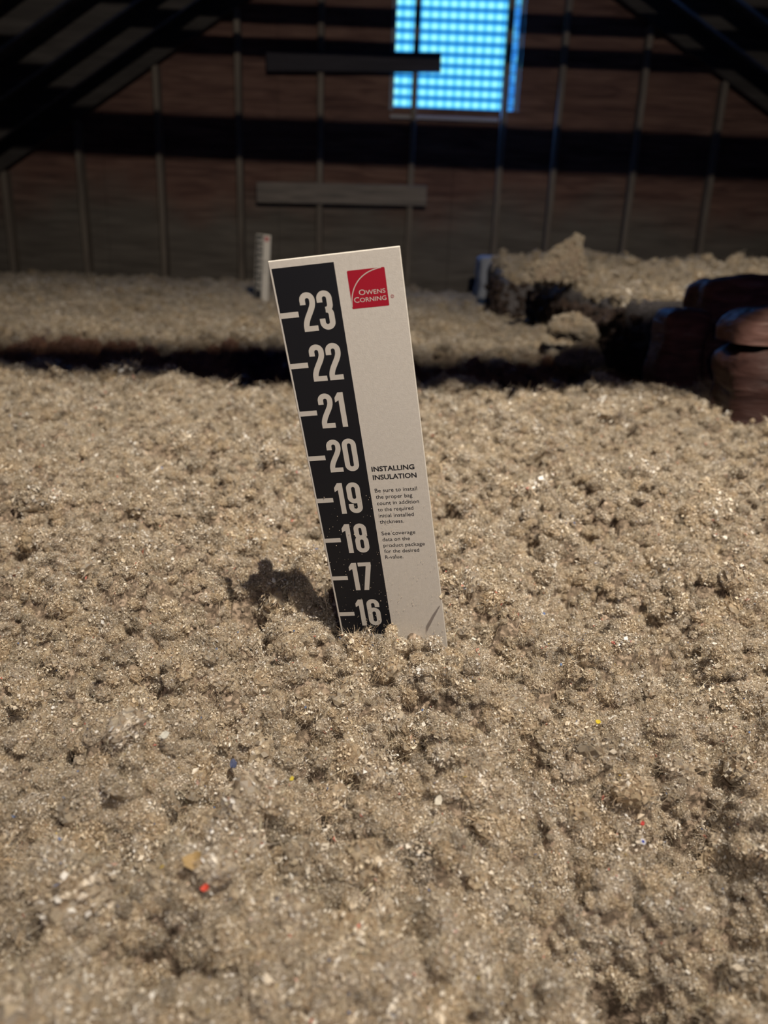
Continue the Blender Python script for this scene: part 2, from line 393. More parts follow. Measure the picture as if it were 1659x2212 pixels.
PG = bpy.data.collections.new('grey_shapes')
for i in range(6):
    me = clump_proto(400+i, 320, 3); me.materials.append(M_fill_grey); o = bpy.data.objects.new('clump_shape', me); PG.objects.link(o)
def scatter_group(coll):
    g = bpy.data.node_groups.new('scatter', 'GeometryNodeTree')
    g.interface.new_socket('Geometry', in_out='INPUT', socket_type='NodeSocketGeometry')
    g.interface.new_socket('Geometry', in_out='OUTPUT', socket_type='NodeSocketGeometry')
    I = g.nodes.new('NodeGroupInput'); O = g.nodes.new('NodeGroupOutput')
    ci = g.nodes.new('GeometryNodeCollectionInfo'); ci.inputs['Collection'].default_value = coll; ci.inputs['Separate Children'].default_value = True; ci.inputs['Reset Children'].default_value = True
    ip = g.nodes.new('GeometryNodeInstanceOnPoints'); ip.inputs['Pick Instance'].default_value = True
    def named(nm, dt):
        n = g.nodes.new('GeometryNodeInputNamedAttribute'); n.data_type = dt; n.inputs[0].default_value = nm; return n.outputs[0]
    g.links.new(I.outputs[0], ip.inputs['Points']); g.links.new(ci.outputs[0], ip.inputs['Instance'])
    g.links.new(named('pick', 'INT'), ip.inputs['Instance Index'])
    e2r = g.nodes.new('FunctionNodeEulerToRotation'); g.links.new(named('turn', 'FLOAT_VECTOR'), e2r.inputs[0]); g.links.new(e2r.outputs[0], ip.inputs['Rotation'])
    g.links.new(named('size', 'FLOAT_VECTOR'), ip.inputs['Scale']); g.links.new(ip.outputs[0], O.inputs[0])
    return g
G_fill = scatter_group(PC); G_dark = scatter_group(PD); G_grey = scatter_group(PG)
def scatter(name, P, size, pick, grp, parent=None, flatten=1.0, tilt=.6):
    n = len(P); me = bpy.data.meshes.new(name); me.vertices.add(n); me.vertices.foreach_set('co', np.asarray(P, np.float32).ravel())
    a = me.attributes.new('pick', 'INT', 'POINT'); a.data.foreach_set('value', np.asarray(pick, np.int32))
    r = np.column_stack([rng.normal(0, tilt, n), rng.normal(0, tilt, n), rng.uniform(0, 6.283, n)]).astype(np.float32)
    a = me.attributes.new('turn', 'FLOAT_VECTOR', 'POINT'); a.data.foreach_set('vector', r.ravel())
    s = np.column_stack([size*rng.uniform(.8, 1.25, n), size*rng.uniform(.8, 1.25, n), size*flatten*rng.uniform(.8, 1.2, n)]).astype(np.float32)
    a = me.attributes.new('size', 'FLOAT_VECTOR', 'POINT'); a.data.foreach_set('vector', s.ravel())
    o = bpy.data.objects.new(name, me); COL.objects.link(o)
    if parent: o.parent = parent
    m = o.modifiers.new('scatter', 'NODES'); m.node_group = grp
    return o

# ------------------------------------------------------------------ insulation surface
Z0 = .382
feat = []   # (x, y, radius, depth, sharp)
def hole(px, py, r, d): p = onz(px, py, Z0); feat.append((p.x, p.y, r, -d))
def bump(px, py, r, d): p = onz(px, py, Z0); feat.append((p.x, p.y, r, d))
hole(487, 1372, .016, .05); hole(792, 1392, .013, .020); hole(900, 1405, .010, .003); hole(535, 1335, .012, .018); hole(125, 1500, .007, .02); hole(1355, 2045, .011, .032); hole(1440, 2065, .014, .035)
hole(290, 2085, .008, .02); hole(345, 2090, .009, .022); hole(1395, 2065, .010, .022)
hole(655, 1575, .008, .022); hole(500, 1550, .009, .018); hole(400, 1735, .009, .016); hole(480, 1730, .007, .013); hole(1010, 1360, .012, .022); hole(1120, 1395, .010, .016); hole(1040, 1330, .01, .018)
hole(865, 1560, .006, .02); hole(865, 1600, .005, .018); hole(1000, 1600, .007, .016); hole(760, 1830, .009, .014); hole(870, 1860, .009, .014); hole(240, 1850, .007, .014)
hole(690, 1440, .006, .01); hole(1160, 1520, .009, .016); hole(1470, 1490, .01, .015); hole(1220, 1830, .01, .014); hole(1590, 1960, .008, .014); hole(640, 1960, .008, .012); hole(130, 1640, .008, .013)
hole(30, 2060, .008, .015); hole(1500, 1740, .009, .014); hole(1250, 1180, .014, .018); hole(430, 1020, .02, .018); hole(375, 1170, .015, .018)
bump(890, 1400, .014, .009); bump(740, 1405, .010, .003); bump(620, 1330, .014, .010); bump(1075, 1560, .02, .008); bump(880, 1480, .03, .006)
bump(1250, 1450, .02, .008); bump(390, 2020, .016, .010); bump(700, 1390, .014, .004); bump(640, 1265, .02, .012); bump(560, 1290, .015, .010)
p_r = onz(845, 1385, Z0)
def H(x, y, fine=True):
    x = np.asarray(x, float); y = np.asarray(y, float)
    z = np.full_like(x, Z0)
    u, v = rot2(x, y, .6)
    z += .012*vnoise(x*5.5, y*5.5, 1)*ss(.2, .8, y) + 0.011*vnoise(u*14, v*14, 2)
    b = vnoise(u*34, v*34, 3); z += .0115*b
    u2, v2 = rot2(x, y, 1.3); b2 = vnoise(u2*75, v2*75, 4); z += .0078*b2
    if fine:
        c = vnoise(x*160, y*160, 5); z += .0030*c
        c = vnoise(u*330, v*330, 6); z += .0010*c
    # crevices
    cr_ = np.abs(vnoise(x*26+3, y*26, 7)); z -= .022*np.clip(1-cr_/.15, 0, 1)*ss(-.1, .4, vnoise(x*11, y*11, 8))
    # small deep pits between the lumps
    n1 = vnoise(u*24+7, v*24, 12)+.35*vnoise(x*90, y*90, 13); z -= .020*ss(.42, .72, n1)
    n2 = vnoise(u2*58, v2*58+4, 14); z -= .011*ss(.45, .75, n2)
    for (fx, fy, r, d) in feat:
        if d < 0: r, d = r*1.35, d*1.5
        q = ((x-fx)**2+(y-fy)**2)/(r*r); z = z + d*np.exp(-q**1.3)
    # crest, then a trough, then the far bed
    w = .06*vnoise(x*3.3, x*0+.5, 9)+.05*vnoise(x*9, x*0+.2, 10)+.12*ss(-.1, -.8, x)
    t0 = 1.30+w
    z += .010*ss(1.0, 1.3, y)*ss(t0+.05, t0-.1, y)
    z -= .075*ss(t0, t0+.10, y)*ss(2.05+w*.6, 1.86+w*.6, y)
    z += .018*ss(2.1, 3.4, y)*ss(.2, -.8, x) + .004*ss(2.0, 5.5, y)
    return z
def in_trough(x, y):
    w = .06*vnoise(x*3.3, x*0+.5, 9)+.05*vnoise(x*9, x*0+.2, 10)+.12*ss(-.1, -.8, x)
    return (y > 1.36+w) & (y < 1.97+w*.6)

ys = np.concatenate([np.linspace(-.8, .10, 24)[:-1], np.geomspace(.10, 5.742, 640)])
nc = 440
tt = np.linspace(-1, 1, nc)
V = np.zeros((len(ys), nc, 3))
for j, y in enumerate(ys):
    inner = .56*max(y, .1)+.07
    s = tt*1.18
    x = np.where(np.abs(s) <= 1, s*inner, np.sign(s)*(inner+(np.abs(s)-1)/.18*(2.95-inner)))
    x = np.clip(x, XL+.75, XR-.75)
    V[j, :, 0] = x; V[j, :, 1] = y
V[:, :, 2] = H(V[:, :, 0], V[:, :, 1])
nr = len(ys)
idx = np.arange(nr*nc).reshape(nr, nc)
quads = np.stack([idx[:-1, :-1], idx[:-1, 1:], idx[1:, 1:], idx[1:, :-1]], -1).reshape(-1, 4)
me = bpy.data.meshes.new('loose_fill_insulation')
me.vertices.add(nr*nc); me.vertices.foreach_set('co', V.reshape(-1).astype(np.float32))
me.loops.add(quads.size); me.loops.foreach_set('vertex_index', quads.ravel().astype(np.int32))
me.polygons.add(len(quads)); me.polygons.foreach_set('loop_start', np.arange(0, quads.size, 4, dtype=np.int32)); me.update(calc_edges=True)
me.materials.append(M_base); me.materials.append(M_batt)
cyy = V[:-1, :-1, 1].ravel(); cxx = V[:-1, :-1, 0].ravel()
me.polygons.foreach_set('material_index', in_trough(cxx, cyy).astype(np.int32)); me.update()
fill = bpy.data.objects.new('loose_fill_insulation', me); COL.objects.link(fill)
tag(fill, 'fluffy tan loose-fill insulation covering the attic floor around the marker', 'insulation', kind='stuff')

# marker pose (card plane), needed to keep clumps off its face
RM = np.array([[.9819, .133, .1347], [-.0515, .8724, -.4861], [-.1822, .4704, .8635]]); TM = np.array([-1.611, -1.107, 16.063])
def c2w(v): return RW*v[0]+DW*v[1]+FW*v[2]
MU = c2w(RM[:, 0]); MV = -c2w(RM[:, 1]); MN = -c2w(RM[:, 2]); MO = CAMP + c2w(TM)*IN     # MO is at u=0, v=20 in
MU.normalize(); MN = MU.cross(MV).normalized()
if MN.y > 0: MN = -MN
MV = MN.cross(MU).normalized()
if MV.z < 0: MV = -MV

def sample(n, ya, yb, xm=.56, x0=.09, p=1.0):
    """points in the viewing fan between depth ya and yb, density ~ depth^-p"""
    y = np.linspace(ya, yb, 400); wgt = (xm*y+x0)*y**(-p); cdf = np.cumsum(wgt); cdf /= cdf[-1]
    yy = np.interp(rng.uniform(0, 1, n), cdf, y); xx = rng.uniform(-1, 1, n)*(xm*yy+x0)
    return xx, yy
def card_dist(x, y, z):
    d = np.stack([x-MO.x, y-MO.y, z-MO.z], -1); return d@np.array(MN), d@np.array(MU)/IN
def lay(n, ya, yb, size_fn, pick_hi, p, lift=.0, flatten=.75, name='clumps', pick_lo=0, skip_trough=True):
    x, y = sample(n, ya, yb, p=p); s = size_fn(y)*np.exp(rng.normal(0, .36, n))
    z = H(x, y)+lift*s
    dn, du = card_dist(x, y, z)
    ok = ~((np.abs(dn) < s*.75+.001) & (du > -.3) & (du < 2.8))
    ok &= ~((dn > 0) & (dn < .016) & (du > .15) & (du < 1.25) & (s > .0026))
    if skip_trough: ok &= ~in_trough(x, y)
    x, y, z, s = x[ok], y[ok], z[ok], s[ok]
    return scatter(name, np.column_stack([x, y, z]), s, rng.integers(pick_lo, pick_hi, len(x)), G_fill, fill, flatten)
def tagc(o): o['kind'] = 'stuff'; return o
tagc(lay(12000, .12, 1.42, lambda y: .0048+.002*np.clip(y, .2, 1.4), 14, 1.2, 0.1, flatten=1.0))
tagc(lay(30000, .12, 1.42, lambda y: .0028+.0018*y, 14, 1.2, -.1, flatten=.9))
tagc(lay(9000, .12, 1.42, lambda y: .0030+.001*y, 14, 1.2, 1.1, flatten=1.0))
tagc(lay(2600, .12, 1.42, lambda y: .0050+.0035*y, 14, 1.0, .25, flatten=1.0))
tagc(lay(9000, .12, 1.42, lambda y: .0035+.0085*y, 18, 1.2, .4, pick_lo=14, flatten=.7, name='loose_flakes'))
tagc(lay(52000, 1.3, 5.73, lambda y: .010+.0022*y, 14, 1.1, .1))
# brown fibre in the trough
x, y = sample(16000, 1.3, 2.2, p=.5); m_ = in_trough(x, y); x, y = x[m_], y[m_]
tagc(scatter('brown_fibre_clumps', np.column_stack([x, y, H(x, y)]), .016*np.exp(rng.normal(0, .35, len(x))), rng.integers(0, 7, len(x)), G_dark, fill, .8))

# ------------------------------------------------------------------ depth marker
def card_mat():
    m, t, b = nt('marker_card'); tc = node(t, 'ShaderNodeTexCoord')
    nz = node(t, 'ShaderNodeTexNoise'); nz.inputs['Scale'].default_value = 500; nz.inputs['Detail'].default_value = 3; lk(t, tc.outputs['Object'], nz.inputs[0])
    r = ramp(t, nz.outputs['Fac'], [(.3, (.74, .69, .62)), (.7, (.80, .75, .68))]); lk(t, r.outputs[0], b.inputs['Base Color'])
    b.inputs['Roughness'].default_value = .7
    n2 = node(t, 'ShaderNodeTexNoise'); n2.inputs['Scale'].default_value = 1400; lk(t, tc.outputs['Object'], n2.inputs[0])
    bp = node(t, 'ShaderNodeBump'); bp.inputs['Strength'].default_value = .12; bp.inputs['Distance'].default_value = .0004; lk(t, n2.outputs['Fac'], bp.inputs['Height']); lk(t, bp.outputs[0], b.inputs['Normal'])
    return m
M_card = card_mat()
M_black = flat('black_print', (.012, .013, .018), .45, .4)
M_print = flat('white_print', (.78, .73, .66), .7)
M_red = flat('red_print', (.50, .012, .035), .5)
M_ink = flat('ink', (.02, .02, .024), .6)
W = 2.47
def P3(u, v, n=0): return Vector((u*IN, 0, v*IN))+Vector((0, -n, 0))      # card space: x across, z up, -y towards the viewer
marker = empty('depth_marker', (0, 0, 0))
tag(marker, 'white card depth marker with black inch scale and red logo, standing in near insulation', 'depth marker')
def strip_mesh(polys, off):
    V = []; F = []
    for poly in polys:
        b = len(V); V.extend([P3(u, v, off) for u, v in poly]); F.append(tuple(range(b, b+len(poly))))
    return V, F
def flatpart(name, polys, off, mat, parent=None):
    V, F = strip_mesh(polys, off); return mesh_obj(name, V, F, mat, parent or marker)
bm = box_bm(0, W*IN, 0, .0016, .4*IN, 24.02*IN, .0003); bm_obj('card', bm, M_card, marker)
band = flatpart('scale_band', [[(.045, .5), (1.232, .5), (1.232, 23.88), (.045, 23.88)]], .00003, M_black)
def stroke(pts, w, closed=False):
    n = len(pts); out = []; L = []; R_ = []
    for i in range(n):
        a = pts[(i-1) % n] if (closed or i > 0) else pts[i]; b = pts[(i+1) % n] if (closed or i < n-1) else pts[i]
        dx, dy = b[0]-a[0], b[1]-a[1]; l = math.hypot(dx, dy) or 1; nx, ny = -dy/l*w/2, dx/l*w/2
        p = pts[i]; L.append((p[0]+nx, p[1]+ny)); R_.append((p[0]-nx, p[1]-ny))
    m = n if closed else n-1
    for i in range(m):
        j = (i+1) % n; out.append([L[i], R_[i], R_[j], L[j]])
    return out
def arc(cx, cy, rx, ry, a0, a1, n=14):
    return [(cx+rx*math.cos(math.radians(a0+(a1-a0)*i/n)), cy+ry*math.sin(math.radians(a0+(a1-a0)*i/n))) for i in range(n+1)]
SW = .108; r = .094; Wd = .188; Hh = .632     # stroke width, bowl radius, centre-line box
def bez(p0, p1, p2, p3, n=12):
    return [tuple((1-t)**3*a+3*(1-t)**2*t*b+3*(1-t)*t*t*c+t**3*d for a, b, c, d in zip(p0, p1, p2, p3)) for t in [i/n for i in range(n+1)]]
def digit(c):
    if c == '0': return stroke(arc(r, Hh-r, r, r, 0, 180)+arc(r, r, r, r, 180, 360), SW, True), Wd
    if c == '1': return [[(-.055, .578), (-.055, .480), (.055, .545), (.02, .632+.054)]] + [[(.02, -.054), (.128, -.054), (.128, .686), (.02, .686)]], .07
    if c == '2': return stroke([(0, .455)]+arc(r, Hh-r, r, r, 180, 0)+bez((Wd, .50), (Wd, .36), (.0, .2), (.0, .03)), SW) + [[(-.054, -.054), (.225, -.054), (.225, .048), (-.054, .048)]], Wd
    if c == '3': return stroke([(0, .47)]+arc(r, Hh-r, r, r, 180, 0)+[(Wd, .46)]+arc(Wd-.085, .42, .085, .092, -10, -100, 6)[0:7], SW)+stroke(arc(Wd-.085, .236, .085, .092, 100, 10, 6)+[(Wd, .2)]+arc(r, r, r, r, 0, -180)+[(0, .165)], SW), Wd
    if c == '5': return stroke([(.2, .632), (.0, .632)], SW)+stroke([(0.0, .686), (0.0, .33)], SW)+stroke([(0, .36)]+arc(r, .36, r, .075, 180, 0)[2:]+arc(r, r, r, r, 0, -180)+[(0, .165)], SW), Wd
    if c == '6': return stroke([(Wd, .46)]+arc(r, Hh-r, r, r, 0, 180)+arc(r, r, r, r, 180, 360)+arc(r, .30, r, r, 0, 170), SW), Wd
    if c == '9': return stroke([(0, .172)]+arc(r, r, r, r, 180, 360)+arc(r, Hh-r, r, r, 0, 180)+arc(r, .332, r, r, 180, 350), SW), Wd
    if c == '7': return [[(-.054, .586), (.242, .586), (.242, .686), (-.054, .686)]]+[[(.0, -.054), (.11, -.054), (.242, .60), (.125, .60)]], Wd
    if c == '8': return stroke(arc(r, .632-.085, .086, .085, 0, 180)+arc(r, .42, .086, .085, 180, 360), SW, True)+stroke(arc(r, .242, r, .093, 0, 180)+arc(r, r, r, r, 180, 360), SW, True), Wd
for nmb in range(23, 14, -1):
    flatpart('tick', [[(.04, nmb-.053), (.40, nmb-.053), (.40, nmb+.053), (.04, nmb+.053)]], .00006, M_print)
    s = str(nmb); base = nmb-.345+.054; polys = []
    x = .515 if s[0] == '2' else .515
    for k, ch in enumerate(s):
        if s[0] == '2': ox = .515 if k == 0 else .845
        else: ox = .520 if k == 0 else .775
        if ch == '1' and k == 1: ox = .865
        if ch == '7': ox = .735
        pl, _ = digit(ch); pl = [[(a+ox, b+base) for a, b in q] for q in pl]
        if ch != '1' and s[0] == '2' : pass
        polys += pl
    flatpart('numeral', polys, .00006, M_print)
# logo: red square, thin white arc, two words
def rrect(x0, x1, y0, y1, r):
    return arc(x1-r, y1-r, r, r, 0, 90, 4)+arc(x0+r, y1-r, r, r, 90, 180, 4)+arc(x0+r, y0+r, r, r, 180, 270, 4)+arc(x1-r, y0+r, r, r, 270, 360, 4)
logo = flatpart('logo_square', [rrect(1.446, 2.149, 22.995, 23.695, .022)], .00003, M_red)
flatpart('logo_arc', stroke(bez((1.449, 23.03), (1.46, 23.40), (1.68, 23.66), (2.085, 23.693), 18), .017), .00006, M_print, logo)
def text_mesh(name, runs, u0, u1, v, cap, mat, parent, off=.00006, weight=0.0):
    """runs: (string, relative size); fitted between u0 and u1 on baseline v"""
    x = 0; parts = []
    for s, k in runs:
        cu = bpy.data.curves.new('tmp', 'FONT'); cu.body = s; cu.size = 1*k; cu.resolution_u = 3; cu.offset = weight
        ob = bpy.data.objects.new('tmp', cu); COL.objects.link(ob)
        dg = bpy.context.evaluated_depsgraph_get(); m = bpy.data.meshes.new_from_object(ob.evaluated_get(dg))
        vs = [(q.co.x+x, q.co.y) for q in m.vertices]; fs = [tuple(p.vertices) for p in m.polygons]
        x = max(q[0] for q in vs)+.05; parts.append((vs, fs)); bpy.data.objects.remove(ob); bpy.data.curves.remove(cu); bpy.data.meshes.remove(m)
    V = []; F = []
    xmin = min(q[0] for vs, _ in parts for q in vs); xmax = max(q[0] for vs, _ in parts for q in vs)
    for vs, fs in parts:
        b = len(V); V += [P3(u0+(a-xmin)*(u1-u0)/(xmax-xmin), v+c*cap/.729, off) for a, c in vs]; F += [tuple(b+i for i in f) for f in fs]
    return mesh_obj(name, V, F, mat, parent)
text_mesh('logo_word', [('O', 1.25), ('WENS', 1.0)], 1.612, 2.108, 23.236, .083, M_print, logo, weight=.004)
text_mesh('logo_word', [('C', 1.25), ('ORNING', 1.0)], 1.502, 2.110, 23.106, .083, M_print, logo, weight=.004)
reg = flatpart('registered_mark', stroke(arc(2.225, 23.157, .027, .027, 0, 360, 20), .007), .00006, M_red)
text_mesh('mark_letter', [('R', 1)], 2.215, 2.236, 23.144, .027, M_red, reg)
text_mesh('heading', [('INSTALLING', 1)], 1.334, 2.230, 19.617, .113, M_ink, marker, weight=.022)
text_mesh('heading', [('INSULATION', 1)], 1.334, 2.255, 19.424, .113, M_ink, marker, weight=.022)
for s, u1, v in (('Be sure to install', 2.228, 19.125), ('the proper bag', 2.11, 18.973), ('count in addition', 2.235, 18.821), ('to the required', 2.098, 18.669), ('initial installed', 2.09, 18.517),
                 ('thickness.', 1.86, 18.366), ('See coverage', 2.072, 18.076), ('data on the', 1.935, 17.924), ('product package', 2.244, 17.772), ('for the desired', 2.105, 17.620), ('R-value.', 1.735, 17.468)):
    text_mesh('text_line', [(s, 1)], 1.332, u1, v, .094, M_ink, marker)
# dust specks stuck on the lower face: one joined part
V = []; F = []; R = random.Random(5)
for i in range(420):
    v = 15+R.random()**2.6*4.2; u = R.uniform(.05, W-.05); s = R.uniform(.003, .011); b = len(V)
    a0 = R.random()*6.28
    for k in range(4):
        a = a0+k*1.571+R.uniform(-.4, .4); V.append(P3(u+s*math.cos(a)*R.uniform(.5, 1.4), v+s*math.sin(a), .0003))
    V.append(P3(u, v, .0003+s*IN*1.1)); F += [(b+k, b+(k+1) % 4, b+4) for k in range(4)]
dust = mesh_obj('dust_specks', V, F, flat('dust', (.6, .5, .38), .9), marker); dust['kind'] = 'stuff'
# clinging tuft at the right edge and thin nick
MM = Matrix(((MU.x, -MN.x, MV.x, 0), (MU.y, -MN.y, MV.y, 0), (MU.z, -MN.z, MV.z, 0), (0, 0, 0, 1)))
orig = MO - MV*(20*IN)
marker.matrix_world = Matrix.Translation(orig) @ MM
def copy_tree(o, parent=None):
    c = o.copy(); COL.objects.link(c)
    if parent: c.parent = parent
    for ch in list(o.children):
        copy_tree(ch, c)
    return c
far = copy_tree(marker)
far['label'] = 'small distant white depth marker standing by the gable wall, left behind the near one'
fp = at(554, 505, 3.6)
far.matrix_world = Matrix.Translation((fp.x-W*IN/2, fp.y, fp.z-24.02*IN)) @ Matrix.Rotation(math.radians(3), 4, 'Y')
# fibre chip caught on the edge, casting the thin slanting shade on the card
cp_ = MO + MU*(2.49*IN) + MV*(-3.46*IN) + MN*.003
chip = mesh_obj('fibre_chip', [cp_+MU*a*.001+MV*b*.001+MN*c*.001 for a, b, c in ((-1, 1, 3.2), (.8, 2.2, 1.5), (1.6, 0, -.6), (1.2, -2.6, -1.2), (-.4, -2.4, 2), (.3, 0, 4.2))],
                [(0, 1, 5), (1, 2, 5), (2, 3, 5), (3, 4, 5), (4, 0, 5), (4, 3, 2, 1, 0)], flat('fibre_chip', (.66, .55, .4), .8))
tag(chip, 'small tan fibre chip caught on the right edge of the near marker', 'chip')

# ------------------------------------------------------------------ coloured scraps in the fill
def scrap(px, py, size, col, label, n=6, lift=.0115, seed=0, cat='paper scrap', name='paper_scrap', thick=.0004, face=.6, pat=None):
    R = random.Random(seed+px)
    p = onz(px, py, Z0)
    for _ in range(6):
        z = float(H(np.array([p.x]), np.array([p.y]))[0])+lift; p = onz(px, py, z)
    size *= 1.3
    # a torn, slightly curled piece with thickness
    nrm = (Vector((0, -face, 1))+Vector((R.uniform(-.3, .3), R.uniform(-.2, .2), 0))).normalized(); u = nrm.cross(Vector((R.uniform(-1, 1), R.uniform(-1, 1), 0))).normalized(); v = nrm.cross(u)
    ring = []
    for k in range(n*2):
        a = k*math.pi/n; rr = size*R.uniform(.72, 1.12); ring.append(u*rr*math.cos(a)+v*rr*math.sin(a)*.8+nrm*size*.35*math.cos(a)**2)
    N = len(ring); inner = [q*.55 - nrm*size*.06*R.uniform(0, 1) for q in ring]
    top = [p+q for q in ring]+[p+q for q in inner]+[p-nrm*size*.04]
    V = top+[q-nrm*thick for q in top]; F = []
    T = len(top)
    for s in (0, T):
        for k in range(N):
            j = (k+1) % N; f = [(s+k, s+j, s+N+j, s+N+k), (s+N+k, s+N+j, s+2*N)]
            F += f if s == 0 else [g[::-1] for g in f]
    F += [(k, T+k, T+(k+1) % N, (k+1) % N) for k in range(N)]
    o = mesh_obj(name, V, F, flat(name, col, .6)); tag(o, label, cat)
    if pat: mesh_obj('printed_mark', [q+nrm*.0002 for q in [p+r_*.5 for r_ in ring]+[p]], [(k, (k+1) % N, N) for k in range(N)], flat('print', pat, .5), o)
    return o
scrap(443, 1918, .0011, (.78, .09, .05), 'bright red paper scrap on the insulation, lower left', seed=1)
scrap(161, 1506, .0010, (.75, .12, .08), 'tiny red paper scrap near the left edge, level with the marker foot', seed=2)
scrap(1388, 1779, .0009, (.6, .07, .06), 'dull red scrap just above the blue and white one, lower right', seed=3)
scrap(1389, 1818, .0011, (.75, .75, .8), 'white paper scrap with a blue printed spot, lower right', seed=4, pat=(.04, .06, .4))
scrap(1292, 1559, .0011, (.8, .62, .05), 'yellow paper scrap right of the marker foot', seed=5)
scrap(630, 1682, .0009, (.75, .6, .08), 'small yellow scrap in the insulation, below the marker foot', seed=6)
scrap(505, 1650, .0018, (.10, .12, .22), 'dark blue crumpled scrap left of the small yellow scrap', seed=7)
scrap(420, 1860, .0030, (.5, .34, .15), 'orange-tan wad of paper above the bright red scrap', seed=8, n=7)
scrap(268, 2042, .0028, (.25, .27, .19), 'grey-green crumpled paper wad at the lip of a dark hollow', seed=9, n=7)
scrap(355, 1588, .0018, (.72, .7, .62), 'round off-white flake left of the dark blue scrap', seed=10)
scrap(948, 1730, .0016, (.8, .74, .62), 'pale cream flake in the insulation below the marker', seed=12)

# ------------------------------------------------------------------ batts and rubble on the right
def rough_block(name, x0, x1, y0, y1, zt_fn, z0, mat, amp=.012, nx=60, ny=60, nz=14, seed=1, rnd=.03, link=True):
    """a soft slab with rounded, lumpy top and sides"""
    V = []; F = []
    def disp(P):
        x, y, z = P[:, 0], P[:, 1], P[:, 2]
        a = vnoise((x+z*1.7)*9, (y+z)*9, seed)+.5*vnoise((x-z)*23, (y+z*1.3)*23, seed+1)+.3*vnoise((x+z)*60, (y-z*1.1)*60, seed+2)
        b = vnoise((y+z*1.9)*9+5, (x-z)*7, seed+3)+.5*vnoise((y-z)*25, (z*1.4+x)*25, seed+4)
        c = vnoise(x*9+8, y*9+3, seed+5)+.5*vnoise(x*30, y*30, seed+6)+.35*vnoise(x*75, y*75, seed+7)
        return P+np.stack([b*amp, a*amp*.8, c*amp*.8*(z > z0+.03)], -1)
    hx, hy = (x1-x0)/2, (y1-y0)/2; cx_, cy_ = (x0+x1)/2, (y0+y1)/2
    # grid wrapped over the block: perimeter ring x height, then top
    m = 4*nx//2
    per = []
    k = max(8, nx); kk = max(8, ny)
    for i in range(k): per.append((x0+(x1-x0)*i/k, y0))
    for i in range(kk): per.append((x1, y0+(y1-y0)*i/kk))
    for i in range(k): per.append((x1-(x1-x0)*i/k, y1))
    for i in range(kk): per.append((x0, y1-(y1-y0)*i/kk))
    def rndc(x, y, inset):
        # inset and round the plan corners
        r_ = rnd*1.2
        ax, ay = hx-inset, hy-inset
        px, py = (x-cx_)/hx*ax, (y-cy_)/hy*ay
        dx, dy = abs(px)-(ax-r_), abs(py)-(ay-r_)
        if dx > 0 and dy > 0:
            l = math.hypot(dx, dy)
            if l > r_: dx, dy = dx/l*r_, dy/l*r_
            px = math.copysign(ax-r_+dx, px); py = math.copysign(ay-r_+dy, py)
        return cx_+px, cy_+py
    rows = []
    for j in range(nz+1):
        f = j/nz
        row = []
        for (x, y) in per:
            zt2 = zt_fn(x, y)
            if f < .7: xx, yy = rndc(x, y, 0); zz = z0+(zt2-rnd-z0)*f/.7
            else:
                a = (f-.7)/.3*math.pi/2; xx, yy = rndc(x, y, rnd*(1-math.cos(a))); zz = zt2-rnd+rnd*math.sin(a)
            row.append((xx, yy, zz))
        rows.append(row)
    N = len(per)
    for row in rows: V += row
    for j in range(nz):
        for i in range(N):
            F.append((j*N+i, j*N+(i+1) % N, (j+1)*N+(i+1) % N, (j+1)*N+i))
    # top: shrink rings towards centre
    T = 24; prev = nz*N
    for j in range(1, T+1):
        s = 1-j/T*.98; b = len(V)
        for (x, y, z) in rows[-1]:
            xx = cx_+(x-cx_)*s; yy = cy_+(y-cy_)*s; V.append((xx, yy, zt_fn(xx, yy)))
        for i in range(N): F.append((prev+i, prev+(i+1) % N, b+(i+1) % N, b+i))
        prev = b
    F.append(tuple(prev+i for i in range(N)))
    P = disp(np.array(V)); return mesh_obj(name, [tuple(q) for q in P], F, mat, smooth=True, link=link), P
def top_scatter(n, x0, x1, y0, y1, zt_fn, size, parent, grp=None, hi=14, name='top_fill', jit=.012):
    x = rng.uniform(x0, x1, n); y = rng.uniform(y0, y1, n); z = np.array([zt_fn(a, b) for a, b in zip(x, y)])+rng.normal(0, jit, n)+.012*vnoise(x*9, y*9, 40)+.01*vnoise(x*30, y*30, 41)
    o = scatter(name, np.column_stack([x, y, z]), size*np.exp(rng.normal(0, .3, n)), rng.integers(0, hi, n), grp or G_fill, None, .8)
    o.parent = parent; o['kind'] = 'stuff'; return o
def side_scatter(P, n, size, parent, zmax, grp, hi=7, name='side_fibre', zmin=0.38):
    Q = P[(P[:, 2] < zmax) & (P[:, 2] > zmin)]
    Q = Q[rng.integers(0, len(Q), n)]+rng.normal(0, .006, (n, 3))
    o = scatter(name, Q, size*np.exp(rng.normal(0, .35, n)), rng.integers(0, hi, n), grp, None, .9); o.parent = parent; o['kind'] = 'stuff'; return o

# long loaded batt running away from the camera
zB = lambda x, y: .525+.045*min(1, max(0, (y-1.8)/1.4))+.018*math.sin(y*4+x*3)+.035*min(1, max(0, (x-.6)/.5))
b1, P1 = rough_block('insulation_batt', .555, 1.75, 1.80, 3.15, zB, .372, M_battgrey, .016, seed=21)
tag(b1, 'long grey batt heaped with pale loose fill, right of the far bed', 'insulation batt')
top_scatter(11000, .57, 1.72, 1.83, 3.13, zB, .017, b1); side_scatter(P1, 3800, .012, b1, .50, G_grey)
zA = lambda x, y: .56+.09*min(1, max(0, (y-3.3)/.6))+.02*math.sin(x*9)
b2, P2 = rough_block('insulation_batt', .46, 1.5, 3.3, 3.95, zA, .385, M_battgrey, .014, nx=40, ny=30, seed=31)
tag(b2, 'flat batt with bluish white fill on top, behind the torn clump', 'insulation batt')
top_scatter(3500, .48, 1.48, 3.32, 3.93, zA, .016, b2); side_scatter(P2, 900, .013, b2, .53, G_grey)
